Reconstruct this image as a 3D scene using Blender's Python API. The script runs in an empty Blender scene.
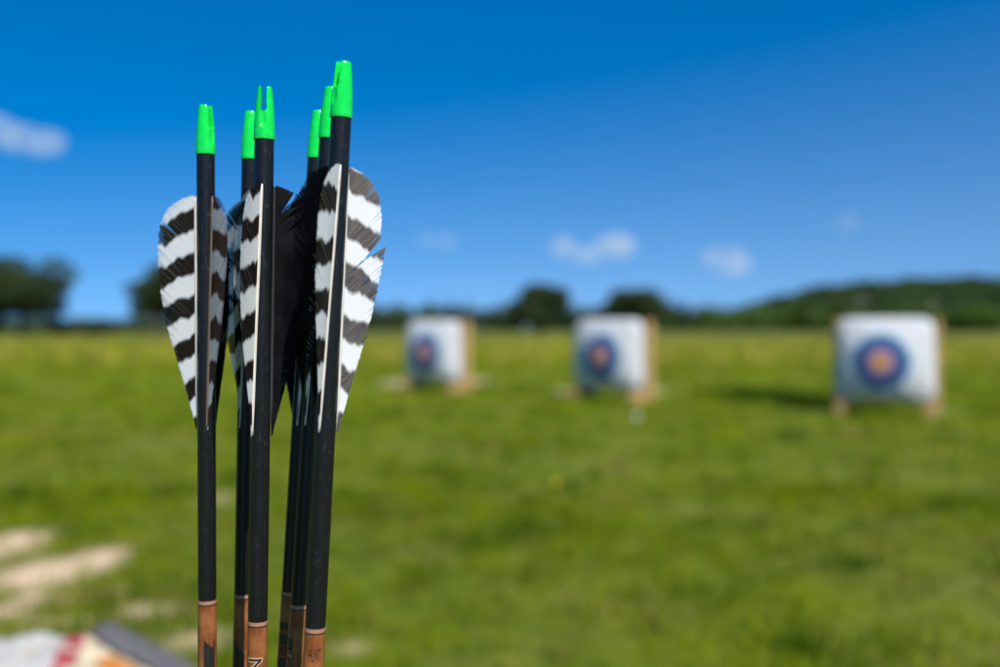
import bpy, bmesh, math, random
import numpy as np
from mathutils import Vector, Matrix, Quaternion, noise as mnoise

R = math.radians
random.seed(7)
rng = np.random.default_rng(11)
scene = bpy.context.scene
col = scene.collection
PI = math.pi

# ------------------------------------------------------------------ camera
CAM_H = 0.735
F_PX = 972.2            # 35 mm lens on 36 mm sensor, picture 1000 wide
PITCH = -math.atan(5.5 / F_PX)
cam_d = bpy.data.cameras.new('camera')
cam = bpy.data.objects.new('camera', cam_d)
col.objects.link(cam)
cam.location = (0, 0, CAM_H)
cam.rotation_euler = (PI / 2 + PITCH, 0, 0)
cam_d.lens = 35
cam_d.sensor_width = 36
cam_d.clip_start = 0.02
cam_d.clip_end = 6000
cam_d.dof.use_dof = True
cam_d.dof.focus_distance = 0.374
cam_d.dof.aperture_fstop = 4.6
cam_d.dof.aperture_blades = 9
scene.camera = cam


def at(px, py, d):
    """point at camera depth d seen at photo pixel (1000 x 667)"""
    x = (px - 500) / F_PX * d
    v = -(py - 333.5) / F_PX * d
    c, s = math.cos(PITCH), math.sin(PITCH)
    return Vector((x, d * c - v * s, CAM_H + d * s + v * c))


def on_ground(px, py):
    k = (py - 328.0) / F_PX
    d = CAM_H / k
    return Vector(((px - 500) / F_PX * d, d, 0))


# ------------------------------------------------------------------ helpers
def link(name, me, mat=None, parent=None, smooth=False):
    o = bpy.data.objects.new(name, me)
    col.objects.link(o)
    if mat is not None:
        if isinstance(mat, (list, tuple)):
            for m in mat:
                me.materials.append(m)
        else:
            me.materials.append(mat)
    if parent is not None:
        o.parent = parent
    if smooth:
        me.polygons.foreach_set('use_smooth', [True] * len(me.polygons))
    return o


def from_bm(name, bm, mat=None, parent=None, smooth=False):
    me = bpy.data.meshes.new(name)
    bm.normal_update()
    bm.to_mesh(me)
    bm.free()
    return link(name, me, mat, parent, smooth)


def mesh_np(name, verts, faces):
    """verts (n,3) array, faces (m,k) array of equal size polygons"""
    me = bpy.data.meshes.new(name)
    verts = np.asarray(verts, np.float32)
    faces = np.asarray(faces, np.int32)
    m, k = faces.shape
    me.vertices.add(len(verts))
    me.vertices.foreach_set('co', verts.ravel())
    me.loops.add(m * k)
    me.loops.foreach_set('vertex_index', faces.ravel())
    me.polygons.add(m)
    me.polygons.foreach_set('loop_start', np.arange(0, m * k, k, dtype=np.int32))
    me.polygons.foreach_set('loop_total', np.full(m, k, np.int32))
    me.update(calc_edges=True)
    return me


def empty(name, loc=(0, 0, 0), rz=0):
    o = bpy.data.objects.new(name, None)
    col.objects.link(o)
    o.location = loc
    o.rotation_euler = (0, 0, rz)
    o.empty_display_size = 0.05
    return o


def tag(o, label=None, cat=None, group=None, kind=None):
    if label: o['label'] = label
    if cat: o['category'] = cat
    if group: o['group'] = group
    if kind: o['kind'] = kind
    return o


def bm_box(bm, c, s, rot=None, bevel=0.0):
    r = bmesh.ops.create_cube(bm, size=1.0)
    vs = r['verts']
    M = Matrix.Translation(c) @ (rot.to_4x4() if rot is not None else Matrix.Identity(4)) @ Matrix.Diagonal((s[0], s[1], s[2], 1))
    bmesh.ops.transform(bm, matrix=M, verts=vs)
    if bevel > 0:
        es = list({e for v in vs for e in v.link_edges})
        bmesh.ops.bevel(bm, geom=es, offset=bevel, segments=2, affect='EDGES', profile=0.6)


def lathe(bm, prof, n=28, center=(0, 0)):
    rings = []
    for r, z in prof:
        rings.append([bm.verts.new((center[0] + r * math.cos(2 * PI * i / n), center[1] + r * math.sin(2 * PI * i / n), z)) for i in range(n)])
    for a, b in zip(rings, rings[1:]):
        for i in range(n):
            bm.faces.new((a[i], a[(i + 1) % n], b[(i + 1) % n], b[i]))
    bm.faces.new(list(reversed(rings[0])))
    bm.faces.new(rings[-1])
    return rings


# ------------------------------------------------------------------ materials
class NT:
    def __init__(self, name):
        self.m = bpy.data.materials.new(name)
        self.m.use_nodes = True
        self.t = self.m.node_tree
        self.t.nodes.clear()
        self.out = self.t.nodes.new('ShaderNodeOutputMaterial')

    def n(self, typ, **kw):
        nd = self.t.nodes.new('ShaderNode' + typ)
        for k, v in kw.items():
            if k.startswith('i_'):
                nd.inputs[k[2:].replace('_', ' ')].default_value = v
            else:
                setattr(nd, k, v)
        return nd

    def l(self, a, b):
        self.t.links.new(a, b)

    def math(self, op, a, b=None, c=None, clamp=False):
        nd = self.n('Math', operation=op)
        nd.use_clamp = clamp
        for i, x in enumerate((a, b, c)):
            if x is None: continue
            if isinstance(x, (int, float)):
                nd.inputs[i].default_value = x
            else:
                self.l(x, nd.inputs[i])
        return nd.outputs[0]

    def ramp(self, fac, stops, interp='LINEAR'):
        r = self.n('ValToRGB')
        r.color_ramp.interpolation = interp
        els = r.color_ramp.elements
        while len(els) < len(stops):
            els.new(0.5)
        for e, (p, c) in zip(els, stops):
            e.position = p
            e.color = (*c, 1) if len(c) == 3 else c
        self.l(fac, r.inputs[0])
        return r.outputs[0]

    def noise(self, scale, detail=4, rough=0.6, vec=None, dist=0.0):
        nd = self.n('TexNoise')
        nd.inputs['Scale'].default_value = scale
        nd.inputs['Detail'].default_value = detail
        nd.inputs['Roughness'].default_value = rough
        nd.inputs['Distortion'].default_value = dist
        if vec is not None:
            self.l(vec, nd.inputs['Vector'])
        return nd.outputs['Fac']

    def mix(self, fac, a, b, blend='MIX'):
        nd = self.n('Mix', data_type='RGBA', blend_type=blend)
        for sock, x in ((nd.inputs[0], fac), (nd.inputs[6], a), (nd.inputs[7], b)):
            if isinstance(x, (int, float)):
                sock.default_value = x
            elif isinstance(x, tuple):
                sock.default_value = (*x, 1) if len(x) == 3 else x
            else:
                self.l(x, sock)
        return nd.outputs[2]

    def principled(self, **kw):
        p = self.n('BsdfPrincipled')
        for k, v in kw.items():
            s = p.inputs[k.replace('_', ' ')]
            if isinstance(v, tuple) and len(v) == 3 and s.type == 'RGBA': v = (*v, 1)
            if isinstance(v, (int, float, tuple)):
                s.default_value = v
            else:
                self.l(v, s)
        return p

    def bump(self, h, strength=0.3, dist=0.01):
        b = self.n('Bump')
        b.inputs['Strength'].default_value = strength
        b.inputs['Distance'].default_value = dist
        self.l(h, b.inputs['Height'])
        return b.outputs[0]

    def done(self, shader):
        self.l(shader, self.out.inputs['Surface'])
        return self.m


def simple_mat(name, c1, c2=None, scale=20, rough=0.6, bump=0.0, bdist=0.002, metallic=0.0, spec=0.5):
    t = NT(name)
    co = t.n('TexCoord').outputs['Object']
    f = t.noise(scale, 5, 0.6, co)
    cc = t.mix(f, c1, c2 if c2 else c1)
    p = t.principled(Base_Color=cc, Roughness=rough, Metallic=metallic)
    p.inputs['Specular IOR Level'].default_value = spec
    if bump:
        t.l(t.bump(f, bump, bdist), p.inputs['Normal'])
    return t.done(p.outputs[0])


# shaft: matt black carbon
def mat_shaft():
    t = NT('matt_black_carbon')
    co = t.n('TexCoord').outputs['Object']
    mp = t.n('Mapping'); mp.inputs['Scale'].default_value = (260, 260, 3500)
    t.l(co, mp.inputs['Vector'])
    w = t.noise(1.0, 3, 0.7, mp.outputs[0])
    mp2 = t.n('Mapping'); mp2.inputs['Scale'].default_value = (900, 900, 260)
    t.l(co, mp2.inputs['Vector'])
    sc = t.noise(1.0, 4, 0.75, mp2.outputs[0])
    big = t.noise(35, 3, 0.6, co)
    specks = t.ramp(sc, [(0.60, (0, 0, 0)), (0.74, (1, 1, 1))])
    c = t.mix(w, (0.003, 0.0031, 0.0036), (0.009, 0.0092, 0.0105))
    c = t.mix(t.math('MULTIPLY', specks, 0.16), c, (0.25, 0.25, 0.26))
    ro = t.math('MULTIPLY_ADD', big, 0.18, t.math('MULTIPLY_ADD', sc, 0.45, 0.04))
    p = t.principled(Base_Color=c, Roughness=ro)
    p.inputs['Specular IOR Level'].default_value = 0.36
    t.l(t.bump(w, 0.10, 0.00004), p.inputs['Normal'])
    return t.done(p.outputs[0])


def mat_nock():
    t = NT('translucent_green_plastic')
    co = t.n('TexCoord').outputs['Object']
    f = t.noise(420, 4, 0.6, co)
    c = t.mix(f, (0.0, 0.62, 0.045), (0.02, 0.98, 0.11))
    p = t.principled(Base_Color=c, Roughness=0.17)
    p.inputs['Coat Weight'].default_value = 0.7
    p.inputs['Coat Roughness'].default_value = 0.09
    p.inputs['Subsurface Weight'].default_value = 0.18
    p.inputs['Subsurface Radius'].default_value = (0.1, 1.0, 0.2)
    p.inputs['Subsurface Scale'].default_value = 0.003
    t.l(t.bump(t.noise(900, 3, 0.5, co), 0.12, 0.0001), p.inputs['Normal'])
    tr = t.n('BsdfTranslucent'); t.l(c, tr.inputs['Color'])
    mx = t.n('MixShader'); mx.inputs[0].default_value = 0.20
    t.l(p.outputs[0], mx.inputs[1]); t.l(tr.outputs[0], mx.inputs[2])
    return t.done(mx.outputs[0])


def mat_feather(name, dark, dark2, light, hair_amt=0.32, spec=0.35):
    t = NT(name)
    uv = t.n('UVMap', uv_map='bars').outputs[0]       # x: bar phase, y: barb number
    sx = t.n('SeparateXYZ'); t.l(uv, sx.inputs[0])
    uv2 = t.n('UVMap', uv_map='place').outputs[0]     # x: 0..1 along, y: 0..1 out from quill
    s2 = t.n('SeparateXYZ'); t.l(uv2, s2.inputs[0])
    jag = t.n('TexNoise', noise_dimensions='1D'); jag.inputs['Scale'].default_value = 2.7; jag.inputs['Detail'].default_value = 3
    oi = t.n('ObjectInfo').outputs['Random']
    t.l(t.math('MULTIPLY_ADD', oi, 731.0, sx.outputs[1]), jag.inputs['W'])
    slow = t.n('TexNoise', noise_dimensions='2D'); slow.inputs['Scale'].default_value = 2.3; slow.inputs['Detail'].default_value = 2
    sh = t.n('VectorMath', operation='ADD'); t.l(uv2, sh.inputs[0])
    cxo = t.n('CombineXYZ'); t.l(t.math('MULTIPLY', oi, 57.0), cxo.inputs[0]); t.l(t.math('MULTIPLY', oi, 23.0), cxo.inputs[1])
    t.l(cxo.outputs[0], sh.inputs[1])
    t.l(sh.outputs[0], slow.inputs['Vector'])
    ph = t.math('MULTIPLY_ADD', t.math('SUBTRACT', jag.outputs[0], 0.5), 0.11, sx.outputs[0])
    ph = t.math('MULTIPLY_ADD', t.math('SUBTRACT', slow.outputs[0], 0.5), 0.42, ph)
    fr = t.math('FRACT', ph)
    tri = t.math('ABSOLUTE', t.math('SUBTRACT', fr, 0.5))            # 0 centre .. .5 edge
    mask = t.ramp(tri, [(0.205, (1, 1, 1)), (0.285, (0, 0, 0))])
    # fine streaks following single barbs
    st = t.n('TexNoise', noise_dimensions='2D'); st.inputs['Scale'].default_value = 1.0; st.inputs['Detail'].default_value = 3
    cx = t.n('CombineXYZ'); t.l(t.math('MULTIPLY', sx.outputs[1], 2.1), cx.inputs[0]); t.l(t.math('MULTIPLY', s2.outputs[1], 2.0), cx.inputs[1])
    t.l(cx.outputs[0], st.inputs['Vector'])
    dk = t.mix(t.ramp(st.outputs[0], [(0.40, (0, 0, 0)), (0.66, (1, 1, 1))]), dark, dark2)
    hl = t.n('TexWhiteNoise', noise_dimensions='1D')
    t.l(t.math('FLOOR', t.math('MULTIPLY', sx.outputs[1], 1.6)), hl.inputs['W'])
    hair = t.math('MULTIPLY', t.math('GREATER_THAN', hl.outputs['Value'], 0.86), t.math('MULTIPLY', s2.outputs[1], 0.8, None, True))
    dk = t.mix(t.math('MULTIPLY', hair, hair_amt), dk, (0.42, 0.36, 0.30))
    lt = t.mix(st.outputs[0], tuple(c * 0.86 for c in light), light)
    c = t.mix(mask, lt, dk)
    p = t.principled(Base_Color=c, Roughness=0.52)
    p.inputs['Specular IOR Level'].default_value = spec
    p.inputs['Sheen Weight'].default_value = 0.0
    tr = t.n('BsdfTranslucent'); t.l(c, tr.inputs['Color'])
    mx = t.n('MixShader'); mx.inputs[0].default_value = 0.33
    t.l(p.outputs[0], mx.inputs[1]); t.l(tr.outputs[0], mx.inputs[2])
    return t.done(mx.outputs[0])


def mat_wood_sleeve():
    t = NT('printed_wood_grain')
    co = t.n('TexCoord').outputs['Object']
    mp = t.n('Mapping'); mp.inputs['Scale'].default_value = (520, 520, 38)
    t.l(co, mp.inputs['Vector'])
    g = t.noise(1.0, 5, 0.65, mp.outputs[0], 1.2)
    b = t.noise(110, 3, 0.5, co)
    c = t.ramp(g, [(0.28, (0.07, 0.018, 0.006)), (0.5, (0.20, 0.056, 0.015)), (0.75, (0.31, 0.105, 0.034))])
    c = t.mix(t.ramp(b, [(0.45, (0, 0, 0)), (0.75, (1, 1, 1))]), c, (0.34, 0.13, 0.045))
    p = t.principled(Base_Color=c, Roughness=0.38)
    return t.done(p.outputs[0])


M_SHAFT = mat_shaft()
M_NOCK = mat_nock()
M_FEATHER = mat_feather('barred_feather', (0.004, 0.0032, 0.003), (0.024, 0.016, 0.012), (0.86, 0.86, 0.86))
M_FEATHER2 = mat_feather('barred_feather_greyer', (0.030, 0.026, 0.024), (0.17, 0.145, 0.13), (0.88, 0.88, 0.88))
M_BROWNVANE = mat_feather('brown_barred_feather', (0.060, 0.029, 0.015), (0.13, 0.066, 0.037), (0.86, 0.85, 0.83), 0.15)
M_BLACKVANE = mat_feather('black_dyed_feather', (0.004, 0.004, 0.0055), (0.011, 0.011, 0.015), (0.005, 0.005, 0.0065), 0.03, 0.06)
M_BLACKQUILL = simple_mat('dyed_black_quill', (0.02, 0.02, 0.024), (0.035, 0.033, 0.033), 300, 0.4)
M_BROWNQUILL = simple_mat('brown_quill', (0.10, 0.07, 0.05), (0.16, 0.12, 0.09), 300, 0.4)
M_QUILL = simple_mat('pale_quill', (0.78, 0.74, 0.66), (0.55, 0.49, 0.40), 300, 0.4)
M_SLEEVE = mat_wood_sleeve()
M_COPPER = simple_mat('pale_copper_line', (0.40, 0.21, 0.13), (0.32, 0.155, 0.095), 400, 0.35)
M_INK = simple_mat('black_print', (0.010, 0.009, 0.009), (0.02, 0.018, 0.017), 300, 0.4)
M_TAN = simple_mat('tan_print', (0.55, 0.36, 0.22), (0.48, 0.30, 0.18), 300, 0.4)
M_RED = simple_mat('dark_red_print', (0.20, 0.015, 0.015), (0.14, 0.01, 0.012), 300, 0.4)

# ------------------------------------------------------------------ arrows
RS = 0.00375
NOCK_L = 0.0192


def make_nock_mesh():
    bm = bmesh.new()
    mm = 0.001
    prof = [(4.02, -1.2), (4.08, -0.9), (4.06, 0.6), (4.0, 2.5), (3.92, 5.0), (3.80, 7.5), (3.62, 10.0), (3.40, 12.5), (3.17, 15.0), (2.97, 17.0),
            (2.87, 18.1), (2.77, 18.7), (2.56, 19.1), (2.2, 19.3), (1.2, 19.35)]
    lathe(bm, [(r * mm, z * mm) for r, z in prof], 36)
    me = bpy.data.meshes.new('nock_body')
    bm.to_mesh(me); bm.free()
    body = bpy.data.objects.new('nock_tmp', me); col.objects.link(body)
    # slot cutter: keyhole-like stadium extruded along y
    bm = bmesh.new()
    pts = []
    for k in range(13):
        a = PI + PI * k / 12
        pts.append((1.45 * math.cos(a), 10.6 + 1.3 * math.sin(a)))
    pts += [(1.22, 13.0), (1.18, 15.5), (1.22, 17.5), (1.42, 19.0), (1.8, 21.0), (-1.8, 21.0), (-1.42, 19.0), (-1.22, 17.5), (-1.18, 15.5), (-1.22, 13.0)]
    lo = [bm.verts.new((x * mm, -0.008, z * mm)) for x, z in pts]
    hi = [bm.verts.new((x * mm, 0.008, z * mm)) for x, z in pts]
    n = len(pts)
    for i in range(n):
        bm.faces.new((lo[i], lo[(i + 1) % n], hi[(i + 1) % n], hi[i]))
    bm.faces.new(list(reversed(lo))); bm.faces.new(hi)
    # flattened scoops below the slot on both faces
    for s in (-1, 1):
        r = bmesh.ops.create_uvsphere(bm, u_segments=24, v_segments=14, radius=1.0)
        bmesh.ops.transform(bm, matrix=Matrix.Translation((0, s * 0.0049, 0.0068)) @ Matrix.Diagonal((0.0021, 0.0017, 0.0046, 1)), verts=r['verts'])
    bmesh.ops.recalc_face_normals(bm, faces=bm.faces)
    me2 = bpy.data.meshes.new('cut'); bm.to_mesh(me2); bm.free()
    cut = bpy.data.objects.new('cut_tmp', me2); col.objects.link(cut)
    md = body.modifiers.new('b', 'BOOLEAN'); md.operation = 'DIFFERENCE'; md.object = cut; md.solver = 'EXACT'
    md.use_self = True
    bv = body.modifiers.new('v', 'BEVEL'); bv.width = 0.00022; bv.segments = 2; bv.limit_method = 'ANGLE'; bv.angle_limit = R(40)
    dg = bpy.context.evaluated_depsgraph_get()
    res = bpy.data.meshes.new_from_object(body.evaluated_get(dg))
    bpy.data.objects.remove(body); bpy.data.objects.remove(cut)
    res.name = 'nock'
    res.materials.clear(); res.materials.append(M_NOCK)
    res.polygons.foreach_set('use_smooth', [True] * len(res.polygons))
    try:
        res.set_sharp_from_angle(angle=R(35))
    except Exception:
        pass
    return res


NOCK_ME = make_nock_mesh()

OUT_U = np.array([0, 4, 16.6, 29, 41, 56, 68, 77, 84, 89, 92.5, 95.2, 97.0, 98.0]) * 0.000975
OUT_H = np.array([0.5, 1.4, 4.5, 7.9, 11.1, 13.7, 14.6, 14.6, 13.9, 12.4, 10.3, 7.2, 3.6, 0.3]) * 0.001
FL = 0.09555


def outline(u):
    # smooth interpolation (Catmull-like via dense pre-blur)
    return float(np.interp(u, _DU, _DH))


_DU = np.linspace(0, FL, 400)
_DH = np.interp(_DU, OUT_U, OUT_H)
_k = np.hanning(25); _k /= _k.sum()
_pad = np.concatenate([np.full(12, _DH[0]), _DH, np.full(12, _DH[-1])])
_sm = np.convolve(_pad, _k, 'valid')
_wgt = np.clip((0.0915 - _DU) / 0.01, 0, 1)
_DH = _sm * _wgt + _DH * (1 - _wgt)


def make_feather(parent, ang, z0, seed, period=0.0170, phase=0.0, slope=0.55, splits=(), curl=1.0, mat=None, hscale=1.0, label=None):
    qmat = {M_BLACKVANE: M_BLACKQUILL, M_BROWNVANE: M_BROWNQUILL}.get(mat, M_QUILL)
    """one vane cut from a barred wing feather: barbs in mesh; local frame: radial = d, tangent = t, up = z"""
    rg = random.Random(seed)
    d = Vector((math.cos(ang), math.sin(ang), 0))
    tt = Vector((-math.sin(ang), math.cos(ang), 0))
    NB, NS = 210, 7
    u0s = np.linspace(-0.001, FL - 0.001, NB)
    pitch = u0s[1] - u0s[0]
    base_ang = R(44)
    V, F, UVA, UVB = [], [], [], []
    helix = R(1.6)
    for i, u0 in enumerate(u0s):
        a = base_ang + R(rg.gauss(0, 0.35)) - R(10) * max(0, 1 - (u0 / 0.02)) * 0 
        gapbend = 0.0
        for (us, w, dec) in splits:
            # barbs just in front of a split droop forward, those behind lift a little
            if u0 < us:
                gapbend += w * math.exp(-(us - u0) / dec)
            else:
                gapbend -= 0.45 * w * math.exp(-(u0 - us) / dec)
        # length: march along the barb until the cut outline
        s = 0.0
        ds = 0.0004
        while s < 0.03:
            uu = u0 + s * math.cos(a)
            if uu >= FL or s * math.sin(a) > (outline(max(uu, 0)) if uu >= 0 else 0.0005):
                break
            s += ds
        ln = s * hscale * (1 + rg.gauss(0, 0.010))
        if ln < 0.0006:
            ln = 0.0006
        tilt = 0.00005
        wid = pitch * 1.35
        jl = rg.uniform(-0.00003, 0.00003)
        b0 = len(V)
        for k in range(NS + 1):
            f = k / NS
            r = ln * f
                        # integrate bend approx
            u = u0 + r * math.cos(a + gapbend * f * 0.7)
            v = r * math.sin(a + gapbend * f * 0.7)
            w = curl * 0.0016 * (v / 0.0145) ** 2 + math.sin(u * 70 + seed) * 0.00025 * f + jl * f
            taper = 1.0 if f < 0.8 else 1.0 - 0.35 * (f - 0.8) / 0.2
            for side in (-0.5, 0.5):
                uu = u + side * wid * taper
                off = (uu - FL / 2) * math.tan(helix)
                P = d * (RS + 0.0003 + v) + tt * (w + side * 2 * tilt + off) + Vector((0, 0, z0 + uu))
                V.append(P)
                UVA.append(((u + side * wid - slope * v * -1.0) / period + phase, i * 1.0 + side))
                UVB.append(((u + side * wid) / FL, v / 0.0146))
        for k in range(NS):
            q = b0 + 2 * k
            F.append((q, q + 1, q + 3, q + 2))
    me = mesh_np('feather', [tuple(p) for p in V], F)
    la = me.uv_layers.new(name='bars'); lb = me.uv_layers.new(name='place')
    idx = np.empty(len(me.loops), np.int32); me.loops.foreach_get('vertex_index', idx)
    la.data.foreach_set('uv', np.asarray(UVA, np.float32)[idx].ravel())
    lb.data.foreach_set('uv', np.asarray(UVB, np.float32)[idx].ravel())
    fo = link('feather', me, mat or M_FEATHER, parent, True)
    if label: fo['label'] = label
    # quill: a thin pale rib glued along the shaft
    bm = bmesh.new()
    n = 40
    rings = []
    for k in range(n + 1):
        u = -0.0008 + (FL + 0.0005) * k / n
        off = (u - FL / 2) * math.tan(helix)
        e = min(1.0, (u + 0.0012) / 0.012, (FL + 0.0008 - u) / 0.004)
        e = max(e, 0.15)
        hw, hh = 0.00062 * (0.55 + 0.45 * e), 0.0010 * e
        base = d * (RS - 0.0002) + tt * off + Vector((0, 0, z0 + u))
        ring = []
        for (a1, b1) in ((-1, 0), (-0.75, 0.55), (-0.3, 1), (0.3, 1), (0.75, 0.55), (1, 0)):
            ring.append(bm.verts.new(base + tt * (a1 * hw) + d * (b1 * hh)))
        rings.append(ring)
    for a1, b1 in zip(rings, rings[1:]):
        for j in range(5):
            bm.faces.new((a1[j], a1[j + 1], b1[j + 1], b1[j]))
    bm.faces.new(rings[0]); bm.faces.new(rings[-1])
    bmesh.ops.recalc_face_normals(bm, faces=bm.faces)
    from_bm('quill', bm, qmat, fo, True)
    return fo


def tube_part(name, z0, z1, r, mat, parent, n=32):
    bm = bmesh.new()
    lathe(bm, [(r, z0), (r, z1)], n)
    o = from_bm(name, bm, mat, parent, True)
    try:
        o.data.set_sharp_from_angle(angle=R(40))
    except Exception:
        pass
    return o


def wrap_patch(bm, a0, a1, pts_fn, r, n=14):
    """curved patch on the shaft between angles; pts_fn(f) -> (z_low, z_high)"""
    prev = None
    for k in range(n + 1):
        f = k / n
        a = a0 + (a1 - a0) * f
        zl, zh = pts_fn(f)
        p = (bm.verts.new((r * math.cos(a), r * math.sin(a), zl)), bm.verts.new((r * math.cos(a), r * math.sin(a), zh)))
        if prev:
            bm.faces.new((prev[0], p[0], p[1], prev[1]))
        prev = p


def text_mesh(txt, size, sx=1.0, offset=0.0):
    cu = bpy.data.curves.new('txt', 'FONT')
    cu.body = txt; cu.size = size; cu.align_x = 'CENTER'; cu.align_y = 'CENTER'; cu.offset = offset
    o = bpy.data.objects.new('txt', cu); col.objects.link(o)
    dg = bpy.context.evaluated_depsgraph_get()
    dg.update()
    me = bpy.data.meshes.new_from_object(o.evaluated_get(dg))
    bpy.data.objects.remove(o)
    return me


def wrap_text(name, txt, size, ang, z, r, mat, parent, sx=1.0, turned=False, offset=0.0):
    me = text_mesh(txt, size, offset=offset)
    bm = bmesh.new(); bm.from_mesh(me)
    if turned:
        bmesh.ops.rotate(bm, verts=bm.verts, cent=(0, 0, 0), matrix=Matrix.Rotation(-PI / 2, 3, 'Z'))
    for v in bm.verts:
        v.co.x *= sx
    xs = [v.co.x for v in bm.verts]
    x = min(xs) + 0.0003
    while x < max(xs):
        bmesh.ops.bisect_plane(bm, geom=bm.verts[:] + bm.edges[:] + bm.faces[:], plane_co=(x, 0, 0), plane_no=(1, 0, 0))
        x += 0.0003
    for v in bm.verts:
        a = ang + v.co.x / r
        v.co = Vector((r * math.cos(a), r * math.sin(a), z + v.co.y))
    return from_bm(name, bm, mat, parent)


def make_arrow(top, base_px, d, low_px, d_low, spin, label, feathers, decor, nock_spin):
    """top: nock base pixel; low_px a lower point of the shaft; the shaft runs on down into the ground"""
    P = at(base_px[0], base_px[1], d)          # nock base (top of the shaft)
    Q = at(low_px[0], low_px[1], d_low)
    ax = (P - Q).normalized()
    root_p = P - ax * ((P.z + 0.012) / ax.z)   # tip buried about a centimetre
    L = (P - root_p).length
    root = empty('arrow', root_p)
    root.rotation_mode = 'QUATERNION'
    root.rotation_quaternion = Vector((0, 0, 1)).rotation_difference(ax)
    tag(root, label, 'arrow', 'arrows standing in a bunch with their green nocks up')
    zs = L - 0.186
    bm = bmesh.new()
    lathe(bm, [(0.0008, 0.0), (0.0036, 0.022), (0.0037, 0.026), (RS - 0.00004, 0.03), (RS - 0.00004, L - 0.0004), (RS - 0.0004, L)], 36)
    o = from_bm('shaft', bm, M_SHAFT, root, True)
    try: o.data.set_sharp_from_angle(angle=R(35))
    except Exception: pass
    no = link('nock', NOCK_ME, None, root)
    no.location = (0, 0, L)
    no.rotation_euler = (0, 0, nock_spin)
    # printed sleeve with a pale ring on top
    sl = tube_part('printed_sleeve', zs - 0.30, zs - 0.0015, RS + 0.00003, M_SLEEVE, root)
    tube_part('pale_ring', zs - 0.0011, zs + 0.0003, RS + 0.00007, M_COPPER, sl)
    tube_part('black_ring', zs - 0.00165, zs - 0.00115, RS + 0.00006, M_INK, sl)
    decor(sl, zs)
    ztop = L - 0.0183
    for i, fkw in enumerate(feathers):
        make_feather(root, R(spin + 120 * i), ztop - FL, **fkw)
    return root


CAMDIR = -PI / 2
RP = RS + 0.00009


def decor_a(sl, zs):
    bm = bmesh.new()
    wrap_patch(bm, R(-95), R(-25), lambda f: (zs - 0.06, zs - 0.0155 - 0.0045 * f if f < 0.82 else zs - 0.0160), RP)
    o = from_bm('black_graphic', bm, M_INK, sl)
    bm = bmesh.new()
    wrap_patch(bm, R(-190), R(-152), lambda f: (zs - 0.06, zs - 0.0140 - 0.003 * math.sin(f * 5)), RP)
    from_bm('black_graphic', bm, M_INK, sl)


def decor_b(sl, zs):
    bm = bmesh.new()
    wrap_patch(bm, R(-200), R(-118), lambda f: (zs - 0.06, zs - 0.0135 - 0.002 * math.sin(f * 9) - 0.004 * f), RP)
    wrap_patch(bm, R(-118), R(-60), lambda f: (zs - 0.06, zs - 0.0205 - 0.004 * f), RP)
    from_bm('black_graphic', bm, M_INK, sl)


def decor_c(sl, zs):
    wrap_text('tan_letter_edge', 'N', 0.0090, CAMDIR - R(6), zs - 0.0163, RP, M_TAN, sl, 0.9, True, 0.00045)
    wrap_text('black_letter', 'N', 0.0090, CAMDIR - R(6), zs - 0.0163, RP + 0.00005, M_INK, sl, 0.9, True)


def decor_d(sl, zs):
    for k, (m, h) in enumerate(((M_INK, 0.003), (M_INK, 0.0042), (M_RED, 0.0042), (M_INK, 0.0042), (M_INK, 0.004))):
        z1 = zs - 0.0125 - k * 0.0049
        bm = bmesh.new()
        wrap_patch(bm, R(-165), R(-80), lambda f: (z1 - h, z1), RP)
        from_bm('printed_block', bm, m, sl)
    bm = bmesh.new()
    wrap_patch(bm, R(-167), R(-150), lambda f: (zs - 0.06, zs - 0.012), RP - 0.00003, 6)
    from_bm('tan_edge', bm, M_TAN, sl)


def decor_e(sl, zs):
    bm = bmesh.new(); wrap_patch(bm, R(-172), R(-112), lambda f: (zs - 0.0175, zs - 0.0128), RP)
    from_bm('printed_block', bm, M_INK, sl)
    bm = bmesh.new(); wrap_patch(bm, R(-170), R(-125), lambda f: (zs - 0.06, zs - 0.0195 - 0.002 * f * f), RP)
    from_bm('red_graphic', bm, M_RED, sl)
    bm = bmesh.new(); wrap_patch(bm, R(-172), R(-110), lambda f: (zs - 0.0192 - 0.001 * f, zs - 0.0184 - 0.001 * f), RP)
    from_bm('tan_edge', bm, M_TAN, sl)


def decor_f(sl, zs):
    wrap_text('lettering', 'HUNT', 0.0066, CAMDIR + R(14), zs - 0.0093, RP, M_INK, sl, 0.26)
    wrap_text('lettering', '15', 0.0044, CAMDIR + R(14), zs - 0.0150, RP, M_INK, sl, 0.62)


F = dict
DEP = F(A=0.4035, B=0.4137, C=0.3736, D=0.4147, E=0.3855, F=0.3524)
make_arrow(None, (205.7, 152), DEP['A'], (207.4, 640), DEP['A'], -51,
           'leftmost arrow of the bunch, standing apart with white and black barred feathers', [
    F(seed=1, period=0.0178, phase=0.22, slope=0.10, curl=0.35, mat=M_BROWNVANE),
    F(seed=2, mat=M_BLACKVANE),
    F(seed=3, period=0.0174, phase=0.54, slope=0.50, curl=0.5, splits=((0.071, 0.045, 0.004), (0.032, 0.04, 0.003)))], decor_a, R(-121))
make_arrow(None, (250.6, 157), DEP['B'], (243.0, 600), DEP['B'], 141,
           'black arrow directly behind the one with the open forked nock', [
    F(seed=4, period=0.0180, phase=0.40),
    F(seed=6, period=0.0185, phase=0.30, slope=0.5),
    F(seed=5, mat=M_BLACKVANE)], decor_b, R(-80))
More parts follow.
